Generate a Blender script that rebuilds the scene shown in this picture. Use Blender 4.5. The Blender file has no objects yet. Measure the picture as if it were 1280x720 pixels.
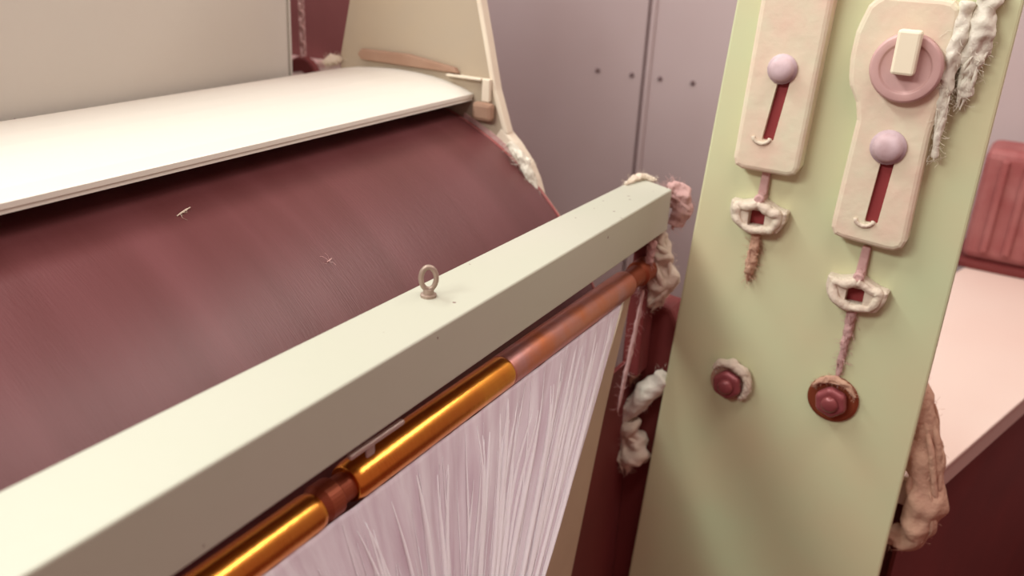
import bpy, bmesh, math, random
from mathutils import Vector, Matrix, noise

# ------------------------------------------------------------------ camera, light, exposure
SC = bpy.context.scene
COL = SC.collection
cam_data = bpy.data.cameras.new('camera')
cam = bpy.data.objects.new('camera', cam_data)
COL.objects.link(cam)
cam.matrix_world = Matrix(((0.521453893, 0.305629921, -0.796665670, 0.0),
                           (-0.852115793, 0.235264947, -0.467492330, 0.0),
                           (0.044547863, 0.922627095, 0.383111905, 1.4),
                           (0, 0, 0, 1)))
cam_data.sensor_width = 36.0
cam_data.lens = 1100.0 / 1280.0 * 36.0
cam_data.clip_start = 0.02
cam_data.dof.use_dof = True
cam_data.dof.focus_distance = 0.92
cam_data.dof.aperture_fstop = 4.0
SC.camera = cam

world = bpy.data.worlds.new('room_light')
SC.world = world
world.use_nodes = True
world.node_tree.nodes['Background'].inputs['Color'].default_value = (1.0, 0.52, 0.47, 1)
world.node_tree.nodes['Background'].inputs['Strength'].default_value = 0.38


def area_light(name, loc, target, size, size_y, energy, color):
    d = bpy.data.lights.new(name, 'AREA')
    d.shape = 'RECTANGLE'
    d.size, d.size_y, d.energy, d.color = size, size_y, energy, color
    o = bpy.data.objects.new(name, d)
    COL.objects.link(o)
    o.location = loc
    o.rotation_euler = (Vector(target) - Vector(loc)).to_track_quat('-Z', 'Y').to_euler()
    return o


area_light('unseen_lamp', (0.45, 1.65, 2.85), (0.9, 0.5, 1.0), 1.9, 0.25, 48, (0.94, 1.0, 0.97))
area_light('unseen_lamp', (0.35, -0.25, 2.9), (0.7, 0.4, 0.9), 1.4, 0.2, 15, (1.0, 0.98, 0.92))  # fill lamp added to brighten the fibre web
area_light('unseen_lamp', (1.62, -0.30, 2.4), (0.9, 0.4, 0.9), 1.3, 0.12, 13, (1.0, 0.98, 0.90))

area_light('unseen_lamp', (-1.35, 1.15, 2.6), (1.0, 0.25, 0.95), 1.2, 0.3, 42, (0.96, 1.0, 0.94))  # extra lamp put in to lift the green plate and brackets

SC.view_settings.view_transform = 'Standard'
SC.view_settings.look = 'None'
SC.view_settings.exposure = 0.0
SC.view_settings.gamma = 1.0

# ------------------------------------------------------------------ materials
def material(name, col, rough=0.6, metal=0.0, col2=None, scale=8.0, stretch=(1, 1, 1), fac=0.5, bump=0.0,
             bscale=60.0, spots=None, spec=0.5, translucent=0.0):
    m = bpy.data.materials.new(name)
    m.use_nodes = True
    nt = m.node_tree
    N, L = nt.nodes, nt.links
    b = N['Principled BSDF']
    b.inputs['Roughness'].default_value = rough
    b.inputs['Metallic'].default_value = metal
    b.inputs['Specular IOR Level'].default_value = spec
    b.inputs['Base Color'].default_value = (*col, 1)
    tc = N.new('ShaderNodeTexCoord')
    mp = N.new('ShaderNodeMapping')
    mp.inputs['Scale'].default_value = stretch
    L.new(tc.outputs['Object'], mp.inputs['Vector'])
    out = None
    if col2:
        nz = N.new('ShaderNodeTexNoise')
        nz.inputs['Scale'].default_value = scale
        nz.inputs['Detail'].default_value = 6
        L.new(mp.outputs['Vector'], nz.inputs['Vector'])
        rp = N.new('ShaderNodeValToRGB')
        rp.color_ramp.elements[0].position = 0.5 - fac / 2
        rp.color_ramp.elements[1].position = 0.5 + fac / 2
        rp.color_ramp.elements[0].color = (*col, 1)
        rp.color_ramp.elements[1].color = (*col2, 1)
        L.new(nz.outputs['Fac'], rp.inputs['Fac'])
        out = rp.outputs['Color']
    if spots:
        scol, sscale, thr = spots
        vz = N.new('ShaderNodeTexVoronoi')
        vz.inputs['Scale'].default_value = sscale
        L.new(mp.outputs['Vector'], vz.inputs['Vector'])
        lt = N.new('ShaderNodeMath'); lt.operation = 'LESS_THAN'; lt.inputs[1].default_value = thr
        L.new(vz.outputs['Distance'], lt.inputs[0])
        n2 = N.new('ShaderNodeTexNoise'); n2.inputs['Scale'].default_value = sscale * 0.4
        L.new(mp.outputs['Vector'], n2.inputs['Vector'])
        gt = N.new('ShaderNodeMath'); gt.operation = 'GREATER_THAN'; gt.inputs[1].default_value = 0.57
        L.new(n2.outputs['Fac'], gt.inputs[0])
        mu = N.new('ShaderNodeMath'); mu.operation = 'MULTIPLY'
        L.new(lt.outputs[0], mu.inputs[0]); L.new(gt.outputs[0], mu.inputs[1])
        mx = N.new('ShaderNodeMixRGB')
        mx.inputs['Color1'].default_value = (*col, 1)
        mx.inputs['Color2'].default_value = (*scol, 1)
        L.new(mu.outputs[0], mx.inputs['Fac'])
        if out: L.new(out, mx.inputs['Color1'])
        out = mx.outputs['Color']
    if out: L.new(out, b.inputs['Base Color'])
    if bump:
        n3 = N.new('ShaderNodeTexNoise'); n3.inputs['Scale'].default_value = bscale; n3.inputs['Detail'].default_value = 4
        L.new(mp.outputs['Vector'], n3.inputs['Vector'])
        bp = N.new('ShaderNodeBump'); bp.inputs['Strength'].default_value = bump; bp.inputs['Distance'].default_value = 0.004
        L.new(n3.outputs['Fac'], bp.inputs['Height'])
        L.new(bp.outputs['Normal'], b.inputs['Normal'])
    if translucent:
        tr = N.new('ShaderNodeBsdfTranslucent')
        tr.inputs['Color'].default_value = (*col, 1)
        ms = N.new('ShaderNodeMixShader'); ms.inputs['Fac'].default_value = translucent
        L.new(b.outputs['BSDF'], ms.inputs[1]); L.new(tr.outputs['BSDF'], ms.inputs[2])
        L.new(ms.outputs['Shader'], N['Material Output'].inputs['Surface'])
    return m


M = {}
M['beam'] = material('cream_beam_paint', (0.44, 0.445, 0.352), 0.45, col2=(0.46, 0.445, 0.37), scale=5, bump=0.05,
                     spots=((0.22, 0.15, 0.13), 55, 0.10))
M['cover'] = material('ivory_sheet_paint', (0.76, 0.70, 0.63), 0.5, col2=(0.74, 0.70, 0.62), scale=3,
                      spots=((0.35, 0.24, 0.20), 22, 0.045))
M['plate'] = material('pale_green_paint', (0.55, 0.62, 0.38), 0.5, col2=(0.62, 0.55, 0.34), scale=4.5, fac=0.45, bump=0.05, bscale=30)
M['bracket'] = material('dusty_cream_bracket', (0.72, 0.54, 0.42), 0.75, col2=(0.68, 0.64, 0.47), scale=22, fac=0.4, bump=0.25, bscale=60)
M['drum'] = material('oxide_red_card_wire', (0.10, 0.021, 0.021), 0.45, col2=(0.145, 0.040, 0.043), scale=3.0, stretch=(7, 0.7, 0.7),
                     fac=0.5, bump=0.12, bscale=90, spec=0.6)
M['dark'] = material('shade_red_brown_iron', (0.17, 0.022, 0.020), 0.7, col2=(0.12, 0.016, 0.015), scale=6)  # red of the deep shadows put into the base colour
M['slot'] = material('recess_shade_red', (0.25, 0.030, 0.032), 0.8)  # dark red stands in for shade inside slots and nut holes
M['wall'] = material('mauve_grey_sheet', (0.54, 0.44, 0.44), 0.45, col2=(0.48, 0.37, 0.36), scale=2.2, fac=0.6)
M['screw'] = material('dark_screw', (0.12, 0.06, 0.065), 0.5, 0.4)
M['hood'] = material('off_white_hood_paint', (0.60, 0.55, 0.48), 0.4, col2=(0.57, 0.54, 0.48), scale=2,
                     spots=((0.35, 0.25, 0.25), 14, 0.04))
M['frame'] = material('beige_frame_paint', (0.42, 0.33, 0.23), 0.55, col2=(0.39, 0.32, 0.24), scale=9)
M['rim'] = material('ivory_rim_paint', (0.75, 0.66, 0.52), 0.5, col2=(0.68, 0.58, 0.46), scale=20)
M['slotstrip'] = material('brown_slot_shade', (0.30, 0.17, 0.11), 0.8, col2=(0.36, 0.22, 0.15), scale=30)  # brown of the slot's shadow and of a shaded recess
M['lint'] = material('cream_lint', (0.80, 0.66, 0.55), 0.95, col2=(0.74, 0.66, 0.52), scale=40, bump=0.6, bscale=140, spec=0.1, translucent=0.2)
M['lintpink'] = material('pink_lint', (0.68, 0.43, 0.40), 0.95, col2=(0.60, 0.38, 0.36), scale=40, bump=0.6, bscale=140, spec=0.1, translucent=0.2)
M['linttan'] = material('tan_lint', (0.58, 0.33, 0.24), 0.95, col2=(0.62, 0.40, 0.28), scale=30, bump=0.6, bscale=120, spec=0.1, translucent=0.2)
M['lintwhite'] = material('white_lint', (0.84, 0.78, 0.68), 0.95, col2=(0.78, 0.74, 0.62), scale=40, bump=0.5, bscale=120, spec=0.1, translucent=0.2)
M['web'] = material('white_fibre_web', (0.66, 0.52, 0.60), 0.8, col2=(0.90, 0.85, 0.90), scale=7, stretch=(11, 0.5, 1), fac=0.45,
                    bump=0.25, bscale=22, spec=0.15, translucent=0.25)
M['fibre'] = material('bright_fibre', (0.92, 0.88, 0.92), 0.8, spec=0.1, translucent=0.2)
M['brass'] = material('polished_brass', (0.85, 0.36, 0.06), 0.27, 1.0, col2=(0.74, 0.26, 0.05), scale=12, stretch=(3, 1, 1), bump=0.05)
M['brassdull'] = material('dull_pink_brass', (0.62, 0.20, 0.09), 0.42, 0.75, col2=(0.52, 0.26, 0.26), scale=16, stretch=(1.4, 1, 1), fac=0.35, bump=0.15)  # duller, pinker brass for the far part of the roller
M['collar'] = material('brown_collar', (0.30, 0.07, 0.03), 0.5, 0.6)
M['steel'] = material('dull_steel', (0.55, 0.42, 0.38), 0.4, 0.7)
M['eye'] = material('weathered_eyebolt', (0.46, 0.35, 0.29), 0.5, 0.5, col2=(0.30, 0.22, 0.17), scale=60)
M['bolt'] = material('oiled_bolt', (0.30, 0.075, 0.085), 0.35, 0.2, col2=(0.22, 0.05, 0.05), scale=40)
M['silver'] = material('lavender_steel_bolt', (0.66, 0.52, 0.55), 0.6, 0.1, col2=(0.48, 0.33, 0.34), scale=50)
M['knob'] = material('pink_knob', (0.58, 0.37, 0.35), 0.5, 0.1, col2=(0.50, 0.29, 0.27), scale=30)
M['knobtop'] = material('ivory_block', (0.80, 0.72, 0.55), 0.5)
M['table'] = material('pale_pink_table', (0.80, 0.60, 0.52), 0.45, col2=(0.82, 0.66, 0.58), scale=3)
M['tableedge'] = material('table_edge_shade', (0.55, 0.38, 0.33), 0.5)  # table colour darkened to a shadow tone for the lower face
M['guide'] = material('beige_guide_sheet', (0.56, 0.44, 0.31), 0.5, col2=(0.5, 0.38, 0.27), scale=15)
M['gear'] = material('mauve_gap_shade', (0.30, 0.10, 0.10), 0.6, col2=(0.24, 0.07, 0.07), scale=9)  # mauve red stands in for the dark gap behind the chain
M['floor'] = material('shade_red_floor', (0.16, 0.035, 0.03), 0.6, col2=(0.12, 0.025, 0.022), scale=5)  # shadow red carried into the floor colour
M['motor'] = material('dusty_red_motor', (0.28, 0.05, 0.05), 0.6, col2=(0.42, 0.16, 0.15), scale=14)


# ------------------------------------------------------------------ helpers
def obj(name, bm, mat, parent=None, smooth=False, bevel=0.0, seg=2, sub=0):
    bmesh.ops.recalc_face_normals(bm, faces=bm.faces)
    me = bpy.data.meshes.new(name)
    bm.to_mesh(me)
    bm.free()
    if smooth:
        for p in me.polygons: p.use_smooth = True
    o = bpy.data.objects.new(name, me)
    COL.objects.link(o)
    me.materials.append(mat)
    if parent: o.parent = parent
    if bevel:
        md = o.modifiers.new('bevel', 'BEVEL'); md.width = bevel; md.segments = seg
        md.limit_method = 'ANGLE'; md.angle_limit = math.radians(35)
    if sub:
        md = o.modifiers.new('subdivision', 'SUBSURF'); md.levels = sub; md.render_levels = sub
    return o


def shift(o, loc):
    """give a parent-less object an origin of its own without moving its geometry"""
    loc = Vector(loc)
    o.data.transform(Matrix.Translation(-loc))
    o.location = loc
    return o


def thing(name, label, cat, group=None, loc=None):
    o = bpy.data.objects.new(name, None)
    COL.objects.link(o)
    o.empty_display_size = 0.05
    return tag(o, label, cat, group)


def tag(o, label, cat, group=None):
    o['label'] = label
    o['category'] = cat
    if group: o['group'] = group
    return o


def box(bm, a, b):
    vs = [bm.verts.new((x, y, z)) for x in (a[0], b[0]) for y in (a[1], b[1]) for z in (a[2], b[2])]
    for f in ((0, 1, 3, 2), (4, 6, 7, 5), (0, 4, 5, 1), (2, 3, 7, 6), (0, 2, 6, 4), (1, 5, 7, 3)):
        bm.faces.new([vs[i] for i in f])
    return vs


def bx(a, b):
    bm = bmesh.new(); box(bm, a, b); return bm


def prism(bm, pts, lo, hi, axis='x'):
    """pts are (y,z) for axis x, (x,z) for axis y, (x,y) for axis z"""
    def mk(p, t):
        return {'x': (t, p[0], p[1]), 'y': (p[0], t, p[1]), 'z': (p[0], p[1], t)}[axis]
    A = [bm.verts.new(mk(p, lo)) for p in pts]
    B = [bm.verts.new(mk(p, hi)) for p in pts]
    n = len(pts)
    bm.faces.new(A); bm.faces.new(B[::-1])
    for i in range(n):
        bm.faces.new((A[i], A[(i + 1) % n], B[(i + 1) % n], B[i]))


def pr(pts, lo, hi, axis='x'):
    bm = bmesh.new(); prism(bm, pts, lo, hi, axis); return bm


def tube(bm, path, radii, n=8, cap=True):
    path = [Vector(p) for p in path]
    if not hasattr(radii, '__len__'): radii = [radii] * len(path)
    up = Vector((0.13, 0.27, 0.95))
    rings = []
    prev = None
    for i, p in enumerate(path):
        t = (path[min(i + 1, len(path) - 1)] - path[max(i - 1, 0)]).normalized()
        if prev is None:
            u = t.cross(up)
            if u.length < 1e-3: u = t.cross(Vector((1, 0, 0)))
            u.normalize()
        else:
            u = (prev - t * prev.dot(t)).normalized()
        prev = u
        v = t.cross(u)
        rings.append([bm.verts.new(p + (u * math.cos(2 * math.pi * k / n) + v * math.sin(2 * math.pi * k / n)) * radii[i]) for k in range(n)])
    for a, b in zip(rings, rings[1:]):
        for k in range(n):
            bm.faces.new((a[k], a[(k + 1) % n], b[(k + 1) % n], b[k]))
    if cap:
        bm.faces.new(rings[0]); bm.faces.new(rings[-1][::-1])


def lathe_x(bm, prof, cy, cz, n=32):
    """profile of (x, r) turned about the X axis through (cy, cz)"""
    rings = []
    for x, r in prof:
        rings.append([bm.verts.new((x, cy + r * math.cos(2 * math.pi * k / n), cz + r * math.sin(2 * math.pi * k / n))) for k in range(n)])
    for a, b in zip(rings, rings[1:]):
        for k in range(n):
            bm.faces.new((a[k], a[(k + 1) % n], b[(k + 1) % n], b[k]))
    bm.faces.new(rings[0]); bm.faces.new(rings[-1][::-1])


def lx(prof, cy, cz, n=32):
    bm = bmesh.new(); lathe_x(bm, prof, cy, cz, n); return bm


def resample(pts, n):
    pts = [Vector(p) for p in pts]
    seg = [(pts[(i + 1) % len(pts)] - pts[i]).length for i in range(len(pts))]
    tot = sum(seg)
    out = []
    for k in range(n):
        d = tot * k / n
        i = 0
        while d > seg[i] and i < len(seg) - 1:
            d -= seg[i]; i += 1
        out.append(pts[i].lerp(pts[(i + 1) % len(pts)], d / seg[i]))
    return out


def rounded(y0, y1, z0, z1, r, skew=0.0, k=4):
    """rounded rectangle in (y,z), starting at the top middle; skew leans the top in y"""
    out = [((y0 + y1) / 2, z1)]
    for cy, cz, a0 in ((y1 - r, z1 - r, 90), (y1 - r, z0 + r, 0), (y0 + r, z0 + r, -90), (y0 + r, z1 - r, -180)):
        for i in range(k + 1):
            a = math.radians(a0 - 90 * i / k)
            out.append((cy + r * math.cos(a), cz + r * math.sin(a)))
    return [(y + skew * (z - z0), z) for y, z in out]


def ring_plate(bm, outer, inner, x0, x1, n=48, c=0.0):
    """flat plate with a hole; c chamfers the front outer edge"""
    O, I = resample(outer, n), resample(inner, n)
    rings = [[bm.verts.new((x1, p[0], p[1])) for p in O]]
    if c:
        rings.append([bm.verts.new((x0 + c, p[0], p[1])) for p in O])
        sg = 1 if sum(O[i].x * O[(i + 1) % n].y - O[(i + 1) % n].x * O[i].y for i in range(n)) > 0 else -1
        P = []
        for i in range(n):
            d = (O[(i + 1) % n] - O[i - 1]).normalized()
            P.append(O[i] + Vector((-d.y, d.x)) * c * sg)
        rings.append([bm.verts.new((x0 + c * .3, (p[0] + q[0] * 2) / 3, (p[1] + q[1] * 2) / 3)) for p, q in zip(O, P)])
        rings.append([bm.verts.new((x0, p[0] + (q[0] - p[0]) * 1.5, p[1] + (q[1] - p[1]) * 1.5)) for p, q in zip(O, P)])
    else:
        rings.append([bm.verts.new((x0, p[0], p[1])) for p in O])
    R0 = [bm.verts.new((x0, p[0], p[1])) for p in I]
    R1 = [bm.verts.new((x1, p[0], p[1])) for p in I]

    def skin(A, B):
        for k in range(n):
            j = (k + 1) % n
            bm.faces.new((A[k], A[j], B[j], B[k]))
    for A, B in zip(rings, rings[1:]):
        skin(A, B)
    skin(R0, R1)
    for A, B in ((rings[-1], R0), (rings[0], R1)):
        ed = [bm.edges.get((L_[k], L_[(k + 1) % n])) for L_ in (A, B) for k in range(n)]
        bmesh.ops.triangle_fill(bm, edges=ed, use_beauty=True)


def catmull(pts, n):
    pts = [Vector(p) for p in pts]
    P = [pts[0] * 2 - pts[1]] + pts + [pts[-1] * 2 - pts[-2]]
    out = []
    for i in range(n + 1):
        t = i / n * (len(pts) - 1)
        k = min(int(t), len(pts) - 2); t -= k
        a, b, c, d = P[k:k + 4]
        out.append(0.5 * ((2 * b) + (c - a) * t + (2 * a - 5 * b + 4 * c - d) * t * t + (3 * b - a - 3 * c + d) * t ** 3))
    return out


def lint(name, label, path, radii, mat, seed, fibres=40, rough=0.45, flen=0.03, wisps=12, trail=0.6, cat='lint', group=None, steps=34):
    """a fluffy clump: noisy swept body plus loose hair-thin fibres"""
    rnd = random.Random(seed)
    pts = catmull(path, steps)
    rr = []
    for i in range(len(pts)):
        t = i / (len(pts) - 1) * (len(radii) - 1)
        k = min(int(t), len(radii) - 2)
        rr.append(radii[k] * (1 - t + k) + radii[k + 1] * (t - k))
    bm = bmesh.new()
    tube(bm, pts, rr, 22)
    bm.normal_update()
    off = Vector((seed * 1.37, seed * 0.71, seed * 2.11))
    mean = sum(rr) / len(rr)
    for v in bm.verts:
        q = v.co / max(mean, 0.003) * 0.55 + off
        d = noise.noise(q) + 0.6 * noise.noise(q * 2.3) + 0.3 * noise.noise(q * 5.1) + 0.12 * noise.noise(q * 11)
        v.co += v.normal * d * rough * mean * 1.5
    # stringy wisps laid along the body, some trailing past its end
    n_ = len(pts)
    for _ in range(wisps):
        i0 = rnd.randrange(0, max(1, n_ - 10)); i1 = min(n_ - 1, i0 + rnd.randrange(8, 18))
        a0 = rnd.uniform(0, 6.28); tw = rnd.uniform(-2.2, 2.2)
        wp, wr = [], []
        for i in range(i0, i1 + 1):
            f = (i - i0) / (i1 - i0)
            tg = (pts[min(i + 1, n_ - 1)] - pts[max(i - 1, 0)]).normalized()
            u = tg.cross(Vector((0.3, 0.2, 0.9))).normalized(); w = tg.cross(u)
            a = a0 + tw * f
            off_ = (u * math.cos(a) + w * math.sin(a)) * rr[i] * (0.85 + 0.35 * noise.noise(pts[i] * 70 + Vector((a0, 0, 0))))
            drop = Vector((0, 0, -1)) * mean * 1.1 * f * f * trail
            wp.append(pts[i] + off_ + drop); wr.append(max(.0003, mean * rnd.uniform(.2, .34) * math.sin(math.pi * (f * .9 + .08))))
        tube(bm, wp, wr, 7)
    o = obj(name, bm, mat, smooth=True, sub=1)
    c = pts[len(pts) // 2]
    bf = bmesh.new()
    for _ in range(fibres * 4):
        i = rnd.randrange(len(pts))
        dv = Vector((rnd.gauss(0, 1), rnd.gauss(0, 1), rnd.gauss(0, 1))).normalized()
        p = pts[i] + dv * rr[i] * 0.8
        q = [p]
        dd = (dv + Vector((rnd.gauss(0, .5), rnd.gauss(0, .5), rnd.gauss(0, .5)))).normalized()
        for s in range(4):
            dd = (dd + Vector((rnd.gauss(0, .5), rnd.gauss(0, .5), rnd.gauss(0, .5) - .15))).normalized()
            p = p + dd * flen / 8 * rnd.uniform(.5, 1.2)
            q.append(p)
        tube(bf, q, 0.00018, 3, False)
    fo = obj('loose_fibres', bf, mat)
    fo['kind'] = 'stuff'
    shift(o, c)
    fo.data.transform(Matrix.Translation(-Vector(c)))
    fo.parent = o
    return tag(o, label, cat, group)


# ------------------------------------------------------------------ the setting
def struct(name, bm, mat, **k):
    o = obj(name, bm, mat, **k)
    o['kind'] = 'structure'
    return o


struct('floor', bx((-3.0, -2.5, -0.1), (2.5, 3.2, 0.0)), M['floor'])
wall = struct('wall_back', bx((2.415, -2.5, 0.0), (2.5, 3.2, 3.2)), M['dark'])
ys = [-2.5, -1.38, -0.19, 1.006, 2.20, 3.2]
for a, b in zip(ys, ys[1:]):
    obj('panel', bx((2.402, a + 0.004, 0.0), (2.415, b - 0.004, 3.2)), M['wall'], wall, bevel=0.002)
obj('seam_strip', bx((2.394, 0.984, 0.0), (2.4025, 1.000, 3.2)), M['wall'], wall, bevel=0.003)
for y in (-0.19, 2.2):
    obj('seam_strip', bx((2.394, y - 0.009, 0.0), (2.4025, y + 0.009, 3.2)), M['wall'], wall, bevel=0.003)
sc0 = None
for sy in (1.151, 1.041, 0.9534, 0.8549):
    for sz in (1.008, 2.1):
        if sc0 is None:
            sc0 = obj('screw', lx([(0.004, 0.0062), (-0.002, 0.006), (-0.0045, 0.003)], 0, 0, 12), M['screw'], wall, smooth=True)
            s = sc0
        else:
            s = sc0.copy(); COL.objects.link(s); s.parent = wall
        s.location = (2.4, sy, sz)
struct('wall_left', bx((-3.0, 3.2, 0.0), (2.5, 3.3, 3.2)), M['wall'])

# ------------------------------------------------------------------ card cylinder
CY, CZ, CR = 0.9117, 0.701, 0.45
t = thing('card_cylinder', 'large oxide red card wire cylinder turning under the ivory sheet cover', 'cylinder')
obj('wire_clothing', lx([(-0.30, CR - .006), (-0.295, CR), (1.105, CR), (1.11, CR - .006)], CY, CZ, 160), M['drum'], t, smooth=True, bevel=0.001)
obj('end_ring', lx([(1.1105, CR - .002), (1.116, CR - .002), (1.118, CR - .006)], CY, CZ, 120), M['motor'], t, smooth=False)
obj('shaft', lx([(-0.38, 0.05), (1.119, 0.05)], CY, CZ, 32), M['steel'], t)

# curved sheet cover over the cylinder
cov = [(0.7425, 1.1535), (0.743, 1.1590), (0.760, 1.1655), (0.787, 1.1715), (0.817, 1.1760), (0.8485, 1.1785), (0.8900, 1.1788),
       (0.9286, 1.1766), (0.965, 1.1728), (0.996, 1.1675), (1.04, 1.158), (1.085, 1.146)]
t = thing('cylinder_cover', 'ivory curved sheet metal cover above the red cylinder', 'cover')
obj('sheet', pr(cov + [(y, z - 0.005) for y, z in cov[::-1]], -0.35, 1.1195), M['cover'], t, bevel=0.0012)
obj('rolled_edge', pr([(0.741, 1.1535), (0.741, 1.1588), (0.7455, 1.160), (0.747, 1.1535)], -0.35, 1.1195), M['cover'], t)

# ------------------------------------------------------------------ hood behind the cylinder
t = thing('feed_hood', 'off white feed hood standing behind the ivory cylinder cover', 'hood')
obj('casing', pr([(1.105, 1.117), (1.090, 1.75), (1.62, 1.75), (1.62, 0.0), (1.42, 0.0), (1.42, 1.117)], -0.40, 1.105), M['hood'], t, bevel=0.006)
obj('corner_strip', pr([(1.103, 1.117), (1.088, 1.75), (1.095, 1.75), (1.110, 1.117)], 1.1052, 1.108), M['hood'], t)

# added dark housing and drive chain between hood and frame
t = thing('gap_backdrop', 'added dark red brown housing in the gap behind the drive chain', 'backdrop')
obj('casing', bx((1.42, 1.20, 0.0), (1.70, 1.60, 1.62)), M['gear'], t, bevel=0.008)
obj('ledge', bx((1.38, 1.305, 1.098), (1.42, 1.42, 1.116)), M['lintpink'], t, bevel=0.004)
ch = thing('drive_chain', 'small pinkish roller chain hanging vertically beside the off white hood', 'chain')
l0 = None
for k in range(30):
    if l0 is None:
        bm = bmesh.new()
        ring_plate(bm, rounded(-0.006, 0.006, -0.0095, 0.0095, 0.0055), rounded(-0.0025, 0.0025, -0.005, 0.005, 0.002), -0.0022, 0.0022, 20)
        l0 = obj('chain_link', bm, M['lintpink'], ch); l = l0
    else:
        l = l0.copy(); COL.objects.link(l); l.parent = ch
    l.location = (1.30, 1.262, 1.13 + k * 0.0145)
    l.rotation_euler = (0.08, 0, math.pi / 2 * (k % 2))
obj('sprocket', lx([(1.292, 0.036), (1.294, 0.04), (1.306, 0.04), (1.308, 0.036)], 1.262, 1.10, 18), M['dark'], ch)
obj('stub_axle', lx([(1.26, 0.012), (1.4195, 0.012)], 1.262, 1.10, 16), M['steel'], ch)

# ------------------------------------------------------------------ beige side frame at the far end of the cylinder
t = thing('cylinder_side_frame', 'beige side frame with ivory edge at the far end of the cylinder', 'frame')
arc = []
for a in range(18, 66, 6):
    A = math.radians(180 - a)
    arc.append((CY + (CR - .010) * math.cos(A), CZ + (CR - .010) * math.sin(A)))
prof = [(0.925, 1.5), (0.79, 1.5), (0.7247, 1.2383), (0.7076, 1.1702), (0.683, 1.107)] + \
       [p for p in arc[::-1] if p[0] < 0.675] + [(0.475, 0.0), (1.30, 0.0), (1.30, 1.10), (1.012, 1.10), (1.004, 1.19)]
obj('face_plate', pr(prof, 1.120, 1.132), M['frame'], t, bevel=0.002)
# ivory flange along the sloping front edge
edge = [(0.795, 1.5), (0.7267, 1.2383), (0.7096, 1.1702), (0.686, 1.107)]
obj('front_flange', pr(edge + [(y - 0.009, z - 0.001) for y, z in edge[::-1]], 1.1195, 1.137), M['rim'], t, bevel=0.002)
arm = [(0.690, 1.116), (0.664, 1.094), (0.640, 1.067), (0.627, 1.044), (0.618, 1.022)]
obj('rim_arm', pr(arm + [(y + 0.010, z - 0.016) for y, z in arm[::-1]], 1.1195, 1.142), M['rim'], t, bevel=0.003)
obj('ledge', bx((1.108, 0.722, 1.181), (1.120, 0.785, 1.1845)), M['rim'], t, bevel=0.0015)
obj('slot_shadow', pr([(0.765, 1.186), (0.772, 1.194), (0.86, 1.2045), (0.955, 1.203), (0.962, 1.195), (0.955, 1.186)], 1.112, 1.121), M['slotstrip'], t, bevel=0.002)  # raised strip painted as the shadow of a slot
obj('corner_block', bx((1.112, 0.708, 1.150), (1.120, 0.722, 1.1845)), M['rim'], t, bevel=0.002)
ra = [math.radians(180 - a) for a in range(54, 72, 2)]
obj('rim_strip', pr([(CY + (CR + .004) * math.cos(a), CZ + (CR + .004) * math.sin(a)) for a in ra] + [(CY + (CR - .004) * math.cos(a), CZ + (CR - .004) * math.sin(a)) for a in ra[::-1]], 1.1192, 1.126), M['lintpink'], t)
obj('recess_shade', bx((1.105, 0.700, 1.122), (1.120, 0.735, 1.150)), M['slotstrip'], t, bevel=0.006)  # block coloured as the shade of the recess

# ------------------------------------------------------------------ lower machine frame (shade put into its dark red)
t = thing('lower_machine_frame', 'iron frame in painted dark red shade carrying the cross beam in the gap beside the fibre web', 'frame')
obj('side_casting', pr([(0.385, 0.0), (0.385, 0.86), (0.40, 0.885), (0.47, 0.89), (0.47, 0.0)], 1.147, 1.200), M['dark'], t, bevel=0.006)
obj('beam_post', bx((1.107, 0.425, 0.78), (1.1445, 0.452, 1.0095)), M['dark'], t, bevel=0.003)
obj('side_casting', pr([(0.385, 0.0), (0.385, 0.80), (0.40, 0.83), (0.456, 0.84), (0.456, 0.0)], -0.290, -0.235), M['dark'], t, bevel=0.006)
obj('beam_post', bx((-0.2345, 0.425, 0.78), (-0.195, 0.452, 1.002)), M['dark'], t, bevel=0.003)
obj('shade_sheet', bx((-0.2345, 0.444, 0.12), (1.1445, 0.450, 0.80)), M['dark'], t)  # dark sheet added behind the fibre web in place of shade

# ------------------------------------------------------------------ cross beam with eye bolt
t = thing('cross_beam', 'cream painted square cross beam running in front of the red cylinder', 'beam')
bm = bmesh.new()
E = [(-0.25, 0.397, 0.487, 1.003), (1.125, 0.4115, 0.475, 1.0105)]
vv = []
for x, y0, y1, zb in E:
    vv.append([bm.verts.new((x, y0, zb)), bm.verts.new((x, y1, zb)), bm.verts.new((x + (0.028 if x > 0 else 0), y1, 1.07)), bm.verts.new((x, y0, 1.07))])
for k in range(4):
    bm.faces.new((vv[0][k], vv[0][(k + 1) % 4], vv[1][(k + 1) % 4], vv[1][k]))
bm.faces.new(vv[0]); bm.faces.new(vv[1][::-1])
obj('box_section', bm, M['beam'], t, bevel=0.0022, seg=3)
ex, ey = 0.620, 0.455
eb = bmesh.new()
tilt = Vector((0.62, -0.785, 0)).normalized()
loop = []
for k in range(25):
    a = 2 * math.pi * k / 24 - math.pi / 2
    p = Vector((ex, ey, 1.0885)) + tilt * (0.0072 * math.cos(a)) + Vector((0, 0, 0.0112 * math.sin(a)))
    loop.append(p)
tube(eb, loop, 0.0026, 10)
eye = obj('eye_bolt', eb, M['eye'], t, smooth=True)
bm = bmesh.new()
tube(bm, [(ex, ey, 1.0695), (ex, ey, 1.0725), (ex, ey, 1.0730), (ex, ey, 1.078)], [0.0078, 0.0078, 0.0055, 0.005], 14)
obj('collar', bm, M['eye'], eye)

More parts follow.
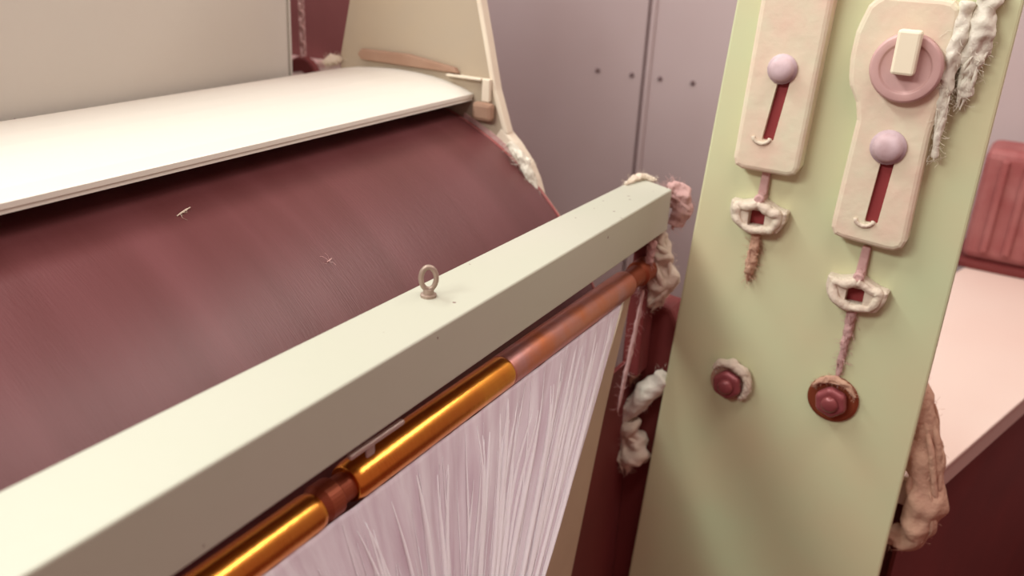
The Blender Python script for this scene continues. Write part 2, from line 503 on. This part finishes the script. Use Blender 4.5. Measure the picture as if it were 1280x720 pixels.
# ------------------------------------------------------------------ brass roller under the beam
RY, RZ = 0.430, 0.954
t = thing('brass_roller', 'shiny orange brass roller in two sections under the cream cross beam', 'roller')
obj('near_section', lx([(-0.194, 0.0160), (-0.19, 0.0172), (0.425, 0.0172), (0.432, 0.0160)], RY, RZ - .003, 40), M['brass'], t, smooth=True, bevel=0.001)
obj('joint_collar', lx([(0.430, 0.0125), (0.438, 0.0172), (0.452, 0.0172), (0.456, 0.013), (0.476, 0.013)], RY, RZ - .001, 32), M['collar'], t, smooth=False)
obj('far_section', lx([(0.470, 0.0165), (0.478, 0.0185), (0.715, 0.0185), (0.72, 0.0183)], RY, RZ, 40), M['brass'], t, smooth=True, bevel=0.001)
obj('dull_section', lx([(0.72, 0.0183), (0.722, 0.0185), (1.03, 0.0185), (1.036, 0.0170)], RY, RZ, 40), M['brassdull'], t, smooth=True, bevel=0.001)
obj('end_journal', lx([(1.036, 0.0145), (1.075, 0.0145), (1.078, 0.018), (1.106, 0.018)], RY, RZ, 28), M['collar'], t)
bm = bx((0.452, 0.4065, 0.996), (0.522, 0.4115, 1.0005))
strip = obj('retaining_strip', bm, M['steel'], t, bevel=0.0015)
strip['label'] = 'thin dull steel strip above the roller joint'
obj('strip_tab', bx((0.474, 0.4085, 0.986), (0.484, 0.4115, 0.9965)), M['steel'], strip, bevel=0.001)

# ------------------------------------------------------------------ fibre web
t = thing('fibre_web', 'white cotton fibre web falling in pleats from the brass roller', 'fibre')
TX, TY, TZ = 0.41, 0.28, 0.69
rnd = random.Random(4)
ph = [(rnd.uniform(18, 150), rnd.uniform(0, 6.28), rnd.uniform(.3, 1)) for _ in range(9)]


def web_pt(u, v, lift=0.0):
    x0 = -0.15 + u * (0.995 + 0.15)
    s = v ** 1.05
    x = x0 + (TX - x0) * s
    z = (RZ - 0.012) + (TZ - RZ) * v
    y = (RY - 0.0150) + (TY - RY) * v
    d = 0
    for f, p, a in ph:
        d += a * math.sin(x0 * f + p + 1.1 * math.sin(3 * v + f))
    amp = 0.0016 * min(1, v * 6 + 0.15) * (0.7 + 0.7 * noise.noise(Vector((x0 * 9, v * 3, 0))))
    y -= d * amp + lift
    return Vector((x, y, z))


bm = bmesh.new()
NU, NV = 460, 60
G = [[bm.verts.new(web_pt(i / NU, j / NV)) for j in range(NV + 1)] for i in range(NU + 1)]
for i in range(NU):
    for j in range(NV):
        bm.faces.new((G[i][j], G[i + 1][j], G[i + 1][j + 1], G[i][j + 1]))
uvl = bm.loops.layers.uv.new('strand_uv')
bm.verts.index_update()
for f in bm.faces:
    for lp in f.loops:
        i_, j_ = divmod(lp.vert.index, NV + 1)
        lp[uvl].uv = (i_ / NU, j_ / NV)
wo = obj('web_sheet', bm, M['web'], t, smooth=True)
md = wo.modifiers.new('thickness', 'SOLIDIFY'); md.thickness = 0.0012; md.offset = -1
bm = bmesh.new()
for k in range(170):
    u = rnd.uniform(0.25, 0.995)
    v0 = rnd.uniform(0.0, 0.25) if rnd.random() < .6 else rnd.uniform(0.1, .5)
    v1 = min(1, v0 + rnd.uniform(0.25, 0.7))
    w = rnd.uniform(0.0004, 0.0014)
    n = 14
    dr = rnd.uniform(-.012, .012)
    tube(bm, [web_pt(u + dr * i / n, v0 + (v1 - v0) * i / n, 0.0005) for i in range(n + 1)],
         [max(.0002, w * math.sin(math.pi * (i + .3) / (n + .6))) for i in range(n + 1)], 5)
for k in range(46):
    u = rnd.uniform(0.3, 0.99)
    v0 = rnd.uniform(0.02, 0.14)
    v1 = min(1, v0 + rnd.uniform(0.35, 0.85))
    w = rnd.uniform(0.0018, 0.0036)
    dr = rnd.uniform(-.02, .02)
    tube(bm, [web_pt(min(1, u + dr * math.sin(i / 14 * 2.2)), v0 + (v1 - v0) * i / 14, 0.0) for i in range(15)],
         [max(.0002, w * math.sin(math.pi * (i + .2) / 14.4) ** .7) for i in range(15)], 7)
so = obj('fibre_strands', bm, M['fibre'], t, smooth=True)
so['kind'] = 'stuff'

g = obj('web_guide', pr([(1.064, 0.932), (1.008, 0.759), (0.961, 0.581), (0.885, 0.30), (0.82, 0.0), (0.70, 0.0), (0.75, 0.30), (0.82, 0.58), (0.95, 0.759), (1.045, 0.932)],
                        0.430, 0.4335, 'y'), M['guide'], bevel=0.001)
shift(g, (0.9, 0.432, 0.0))
tag(g, 'beige upright guide sheet at the right edge of the fibre web', 'guide')

nt = M['web'].node_tree
for nd in nt.nodes:
    if nd.type == 'MAPPING':
        tcn = [q for q in nt.nodes if q.type == 'TEX_COORD'][0]
        nt.links.new(tcn.outputs['UV'], nd.inputs['Vector'])

# ------------------------------------------------------------------ pale green side plate with its hardware
PX = 1.120
plate = thing('side_plate', 'pale green upright machine plate with slotted brackets and bolts', 'plate')
obj('plate', pr([(0.350, 1.42), (0.4028, 0.483), (0.430, 0.0), (0.040, 0.0), (0.0437, 0.632), (0.0452, 1.42)], PX, PX + 0.018), M['plate'], plate, bevel=0.003)


BT = 0.026      # how far the brackets stand off the plate


def slotted_bracket(outer, slot, bolt, br, label):
    bm = bmesh.new()
    ring_plate(bm, outer, slot, PX - BT, PX - 0.0005, 72, 0.004)
    b = obj('slotted_bracket', bm, M['bracket'], plate)
    b['label'] = label
    ys_ = [p[0] for p in slot]; zs_ = [p[1] for p in slot]
    obj('slot_shade', bx((PX - BT + .006, min(ys_) - .003, min(zs_) - .003), (PX - BT + .010, max(ys_) + .003, max(zs_) + .003)), M['slot'], b)  # dark red liner painted as the depth shade of the slot
    # raised lip at the foot of the slot
    y0, z0 = slot[len(slot) // 2][0], min(zs_)
    bm = bmesh.new()
    pts = [(PX - BT - .0005, y0 + 0.0105 * math.cos(a), z0 + 0.003 + 0.008 * math.sin(a)) for a in [math.pi + i * math.pi / 10 for i in range(11)]]
    tube(bm, pts, 0.0026, 8)
    obj('slot_lip', bm, M['lint'], b, smooth=True)
    h = obj('slot_bolt', lx([(PX - .001, br * .55), (PX - BT - .0005, br * .55), (PX - BT - .0005, br * 1.2), (PX - BT - .0025, br * 1.2), (PX - BT - .0025, br), (PX - BT - .008, br * .96), (PX - BT - .0115, br * .74), (PX - BT - .013, br * .35)],
                           bolt[0], bolt[1], 22), M['silver'], b, smooth=True)
    return b


def slot_shape(yb, zb, yt, zt, w):
    out = [(yt, zt)]
    for y, z in ((yt + w / 2, zt), (yb + w / 2, zb), (yb - w / 2, zb), (yt - w / 2, zt)):
        out.append((y, z))
    return out


B1 = rounded(0.2415, 0.3245, 1.123, 1.40, 0.012, 0.0)
B1 = [(y - 0.03 * (z - 1.123), z) for y, z in B1]
slotted_bracket(B1, slot_shape(0.2845, 1.1640, 0.2725, 1.262, 0.0145), (0.2795, 1.252), 0.0150, 'slotted cream bracket nearer the left edge')
B2 = [(0.150, 1.345), (0.112, 1.345), (0.100, 1.335), (0.0985, 1.29), (0.100, 1.235), (0.1035, 1.20), (0.1025, 1.07), (0.107, 1.058), (0.118, 1.055), (0.175, 1.059), (0.186, 1.062), (0.191, 1.072),
      (0.188, 1.14), (0.185, 1.205), (0.190, 1.225), (0.202, 1.245), (0.2055, 1.275), (0.204, 1.305), (0.195, 1.335), (0.182, 1.345)]
b2 = slotted_bracket(B2, slot_shape(0.1460, 1.0850, 0.1400, 1.185, 0.0150), (0.1440, 1.1785), 0.0170, 'slotted cream bracket nearer the right edge, with a large knob')
kn = obj('clamp_knob', lx([(PX - .020, 0.030), (PX - 0.0270, 0.034), (PX - 0.0300, 0.0385), (PX - 0.0380, 0.0385), (PX - 0.0410, 0.0360), (PX - 0.0410, 0.028), (PX - 0.0385, 0.026), (PX - 0.0385, 0.012)], 0.1420, 1.2700, 44),
         M['knob'], plate, smooth=True, bevel=0.0008)
kn['label'] = 'round dusty pink knob with an ivory block on it'
obj('knob_block', bx((PX - 0.0560, 0.1305, 1.264), (PX - 0.0380, 0.1550, 1.312)), M['knobtop'], kn, bevel=0.003)


def clamp_nut(cy, cz, s, lean, label):
    """a nut with a square hole and two lint-dusted ears"""
    outer = [(0.0, 0.026), (0.012, 0.020), (0.024, 0.017), (0.036, 0.0185), (0.037, 0.004), (0.032, -0.010), (0.018, -0.020), (0.004, -0.025),
             (-0.012, -0.022), (-0.028, -0.020), (-0.036, -0.006), (-0.038, 0.010), (-0.026, 0.012), (-0.014, 0.018)]
    outer = [(cy + s * y, cz + s * (z + lean * y)) for y, z in outer]
    h = 0.0108
    inner = [(0, h), (h, h), (h, -h), (-h, -h), (-h, h)]
    inner = [(cy + s * y, cz + s * (z + lean * y) - .002) for y, z in inner]
    bm = bmesh.new()
    ring_plate(bm, outer, inner, PX - 0.018, PX - 0.0005, 48, 0.003)
    n = obj('clamp_nut', bm, M['lint'], plate)
    n['label'] = label
    obj('nut_shade', bx((PX - 0.004, cy - .014, cz - .018), (PX - 0.0008, cy + .014, cz + .013)), M['slot'], n)  # painted shade behind the square hole
    bm = bmesh.new()
    pts = [Vector((PX - 0.018, y * .72 + cy * .28, z * .72 + cz * .28 - .0005)) for y, z in outer]
    ring = catmull(pts + [pts[0]], 60)
    for p in ring:
        d = noise.noise(p * 60) * 0.004
        p.x -= d
    tube(bm, ring, [0.0058 + 0.0035 * noise.noise(p * 90 + Vector((3, 0, 0))) for p in ring], 9)
    obj('lint_crust', bm, M['lint'], n, smooth=True)
    obj('stud', lx([(PX - .001, 0.0065), (PX - 0.021, 0.0065), (PX - 0.023, 0.0045)], cy - .0005, cz + 0.0245 * s, 14), M['lintpink'], n)
    obj('link_pin', pr([(cy - .006, cz + .024), (cy + .006, cz + .024), (cy + .004, cz + .062), (cy - .006, cz + .062)], PX - .009, PX - .0008), M['lintpink'], n, bevel=0.002)


clamp_nut(0.2850, 1.0620, 1.0, -0.06, 'square holed clamp nut under the left bracket')
clamp_nut(0.1480, 0.9880, 1.0, -0.03, 'square holed clamp nut under the right bracket')


def cap_bolt(cy, cz, rw, rh, label, washer):
    w = obj('washer', lx([(PX - .0005, rw), (PX - 0.004, rw), (PX - 0.0055, rw * .9)], cy, cz, 30), washer, plate, smooth=False)
    w.name = 'cap_bolt'
    w['label'] = label
    hexp = [(cy + rh * math.cos(a), cz + rh * math.sin(a)) for a in [math.radians(20 + 60 * i) for i in range(6)]]
    obj('hex_head', pr(hexp, PX - 0.021, PX - 0.005), M['bolt'], w, bevel=0.0055, seg=4)
    obj('bolt_tip', lx([(PX - .020, rh * .5), (PX - 0.025, rh * .48), (PX - 0.0275, rh * .3)], cy, cz, 18), M['bolt'], w, smooth=True)


cap_bolt(0.2900, 0.8120, 0.0275, 0.0225, 'dark red cap bolt at the lower left of the plate', M['linttan'])
cap_bolt(0.1500, 0.8310, 0.0330, 0.0225, 'dark red cap bolt at the lower right of the plate', M['collar'])

# ------------------------------------------------------------------ pale table and motor behind the plate
t = thing('side_table', 'pale pink flat machine table behind the right edge of the green plate', 'table')
d = Vector((0.963, -0.27)); nrm = Vector((0.27, 0.963))
p0 = Vector((1.1700, 0.0165))
q = [p0, p0 + d * 1.13, p0 + d * 1.13 + nrm * 0.32, Vector((1.21, 0.32)), Vector((1.17, 0.30))]
obj('table_top', pr([tuple(v) for v in q], 0.7125, 0.72, 'z'), M['table'], t, bevel=0.002)
q2 = [p0 + d * .002 + nrm * .003, p0 + d * 1.12 + nrm * .003, p0 + d * 1.12 + nrm * 0.31, Vector((1.22, 0.31)), Vector((1.175, 0.295))]
obj('apron', pr([tuple(v) for v in q2], 0.672, 0.7125, 'z'), M['tableedge'], t, bevel=0.002)
for v in (p0 + d * .10 + nrm * .06, p0 + d * 1.06 + nrm * .05, p0 + d * 1.06 + nrm * .27, Vector((1.28, 0.27))):
    obj('leg', bx((v.x - .022, v.y - .022, 0), (v.x + .022, v.y + .022, 0.672)), M['dark'], t)
obj('under_table_shade', pr([tuple(v) for v in (p0 + d * .05 + nrm * .03, p0 + d * 1.1 + nrm * .03, p0 + d * 1.1 + nrm * .036, p0 + d * .05 + nrm * .036)], 0.0, 0.672, 'z'), M['dark'], t)  # dark panel added so the space under the table stays dark
t = thing('drive_motor', 'dusty dark red drive motor standing on the far end of the pale table', 'motor')
obj('motor_body', bx((2.17, -0.20, 0.735), (2.32, 0.085, 0.99)), M['motor'], t, bevel=0.02, seg=3)
obj('motor_foot', bx((2.15, -0.21, 0.7205), (2.33, 0.095, 0.737)), M['dark'], t, bevel=0.003)
for k in range(6):
    obj('cooling_fin', bx((2.16, -0.19 + k * .045, 0.76), (2.172, -0.175 + k * .045, 0.97)), M['motor'], t, bevel=0.003)

# ------------------------------------------------------------------ lint
lint('lint_tuft', 'small cream lint tuft lying on the far end of the cross beam', [(1.10, .471, 1.071), (1.125, .470, 1.0735), (1.147, .462, 1.073), (1.150, .445, 1.071)], [.002, .005, .0055, .002], M['lint'], 3, 40, flen=.02)
lint('lint_tuft', 'mauve pink lint puff clinging to the end face of the cross beam', [(1.143, .425, 1.072), (1.147, .410, 1.062), (1.152, .403, 1.04), (1.150, .410, 1.01)], [.005, .014, .015, .006], M['lintpink'], 5, 70, flen=.03)
lint('lint_rag', 'long ragged cream lint hanging below the end of the cross beam', [(1.128, .4300, 1.005), (1.130, .4190, .97), (1.132, .4190, .935), (1.134, .4310, .90), (1.136, .4490, .855)], [.008, .018, .024, .020, .004], M['lint'], 8, 120, .55, flen=.035)
lint('lint_rag', 'narrow pink lint strip hanging at the far end of the brass roller', [(1.090, .4180, 1.005), (1.092, .4190, .98), (1.095, .424, .955), (1.100, .435, .92)], [.003, .006, .005, .002], M['lintpink'], 9, 40, .6, flen=.025)
lint('lint_strand', 'thin pale lint strand running down beside the right edge of the fibre web', [(1.088, .423, .93), (1.075, .423, .87), (1.055, .424, .80), (1.045, .425, .75)], [.002, .0030, .003, .001], M['lintpink'], 11, 20)
lint('cotton_sliver', 'curved white cotton sliver bridging from the web edge to the green plate', [(1.132, .392, .785), (1.130, .410, .752), (1.128, .432, .722), (1.124, .458, .690), (1.108, .474, .668), (1.095, .472, .640)], [.014, .017, .016, .014, .011, .006], M['lintwhite'], 13, 60, .3, flen=.025)
lint('lint_rag', 'ragged pink and cream lint hanging under the curved white sliver', [(1.127, .448, .69), (1.13, .436, .66), (1.13, .432, .63), (1.13, .436, .60)], [.013, .022, .022, .005], M['lint'], 16, 90, .7, flen=.03)
lint('lint_tuft', 'small red pink lint knot above the curved white sliver', [(1.138, .442, .80), (1.136, .445, .775), (1.13, .452, .755)], [.006, .012, .006], M['linttan'], 17, 40, .5)
lint('lint_strip', 'cream lint gathered along the curved rim of the cylinder side frame', [(1.105, .668, 1.098), (1.105, .648, 1.082), (1.105, .632, 1.064), (1.105, .620, 1.040), (1.105, .609, 1.010)], [.003, .008, .009, .005, .002], M['lintwhite'], 19, 60, .5)
lint('lint_tail', 'long tan lint tail hanging from the left clamp nut', [(PX - .006, .284, 1.038), (PX - .008, .2845, 1.015), (PX - .008, .2850, .99), (PX - .006, .2865, .968)], [.005, .007, .0065, .002], M['linttan'], 21, 30, .4)
lint('lint_tail', 'thin pink lint tail running from the right clamp nut to the bolt below it', [(PX - .006, .148, .965), (PX - .006, .149, .93), (PX - .005, .1495, .90), (PX - .006, .1495, .862)], [.007, .0055, .004, .003], M['lintpink'], 22, 30, .4)
halo = []
for k in range(9):
    a = math.radians(30 + 25 * k)
    halo.append((PX - .010, .2900 + .0275 * math.cos(a), .8150 + .0285 * math.sin(a)))
lint('lint_ring', 'cream lint crescent around the lower left cap bolt', halo, [.003, .006, .007, .007, .007, .007, .006, .004, .002], M['lint'], 25, 60, .4, steps=36, flen=.015)
halo = []
for k in range(7):
    a = math.radians(25 + 22 * k)
    halo.append((PX - .009, .1500 + .030 * math.cos(a), .8320 + .030 * math.sin(a)))
lint('lint_ring', 'tan lint crescent over the lower right cap bolt', halo, [.002, .004, .005, .005, .004, .003, .002], M['linttan'], 26, 40, .4, steps=30, flen=.015)
lint('lint_strand', 'thick white lint strand hanging from the right side of the round knob', [(PX - .018, .097, 1.345), (PX - .020, .098, 1.30), (PX - .020, .099, 1.26), (PX - .020, .0975, 1.22), (PX - .016, .094, 1.170)], [.009, .010, .007, .006, .002], M['lintwhite'], 28, 60, .45)
lint('lint_strand', 'broad pale lint drape hanging at the top right edge of the green plate', [(PX - .010, .078, 1.36), (PX - .012, .079, 1.31), (PX - .012, .080, 1.27), (PX - .010, .083, 1.235)], [.014, .015, .010, .002], M['lintwhite'], 29, 60, .5)
lint('lint_drape', 'tan pink lint drape hanging in a loop behind the right edge of the green plate',
     [(1.160, .055, .87), (1.160, .040, .82), (1.160, .026, .76), (1.160, .014, .70), (1.160, .012, .655), (1.160, .030, .628), (1.160, .060, .622)], [.010, .020, .024, .023, .019, .015, .010], M['linttan'], 31, 110, .5, steps=28)
lint('lint_tuft', 'small cream lint tuft on the left end of the beige side frame', [(1.115, 1.035, 1.172), (1.115, 1.018, 1.178), (1.116, 1.000, 1.183)], [.004, .009, .004], M['lint'], 33, 40)
lint('lint_fibre', 'short pale lint fibre on the red cylinder near the ivory cover', [(.556, .7235, 1.1105), (.566, .7255, 1.1125), (.577, .7285, 1.1135)], [.0007, .0012, .0007], M['lint'], 35, 1, .2, wisps=0)
lint('lint_fibre', 'tiny pale lint fibre in the middle of the red cylinder surface', [(.667, .6262, 1.0505), (.671, .6262, 1.0508), (.676, .6275, 1.0515)], [.0005, .0009, .0005], M['lintpink'], 36, 1, .2, wisps=0)
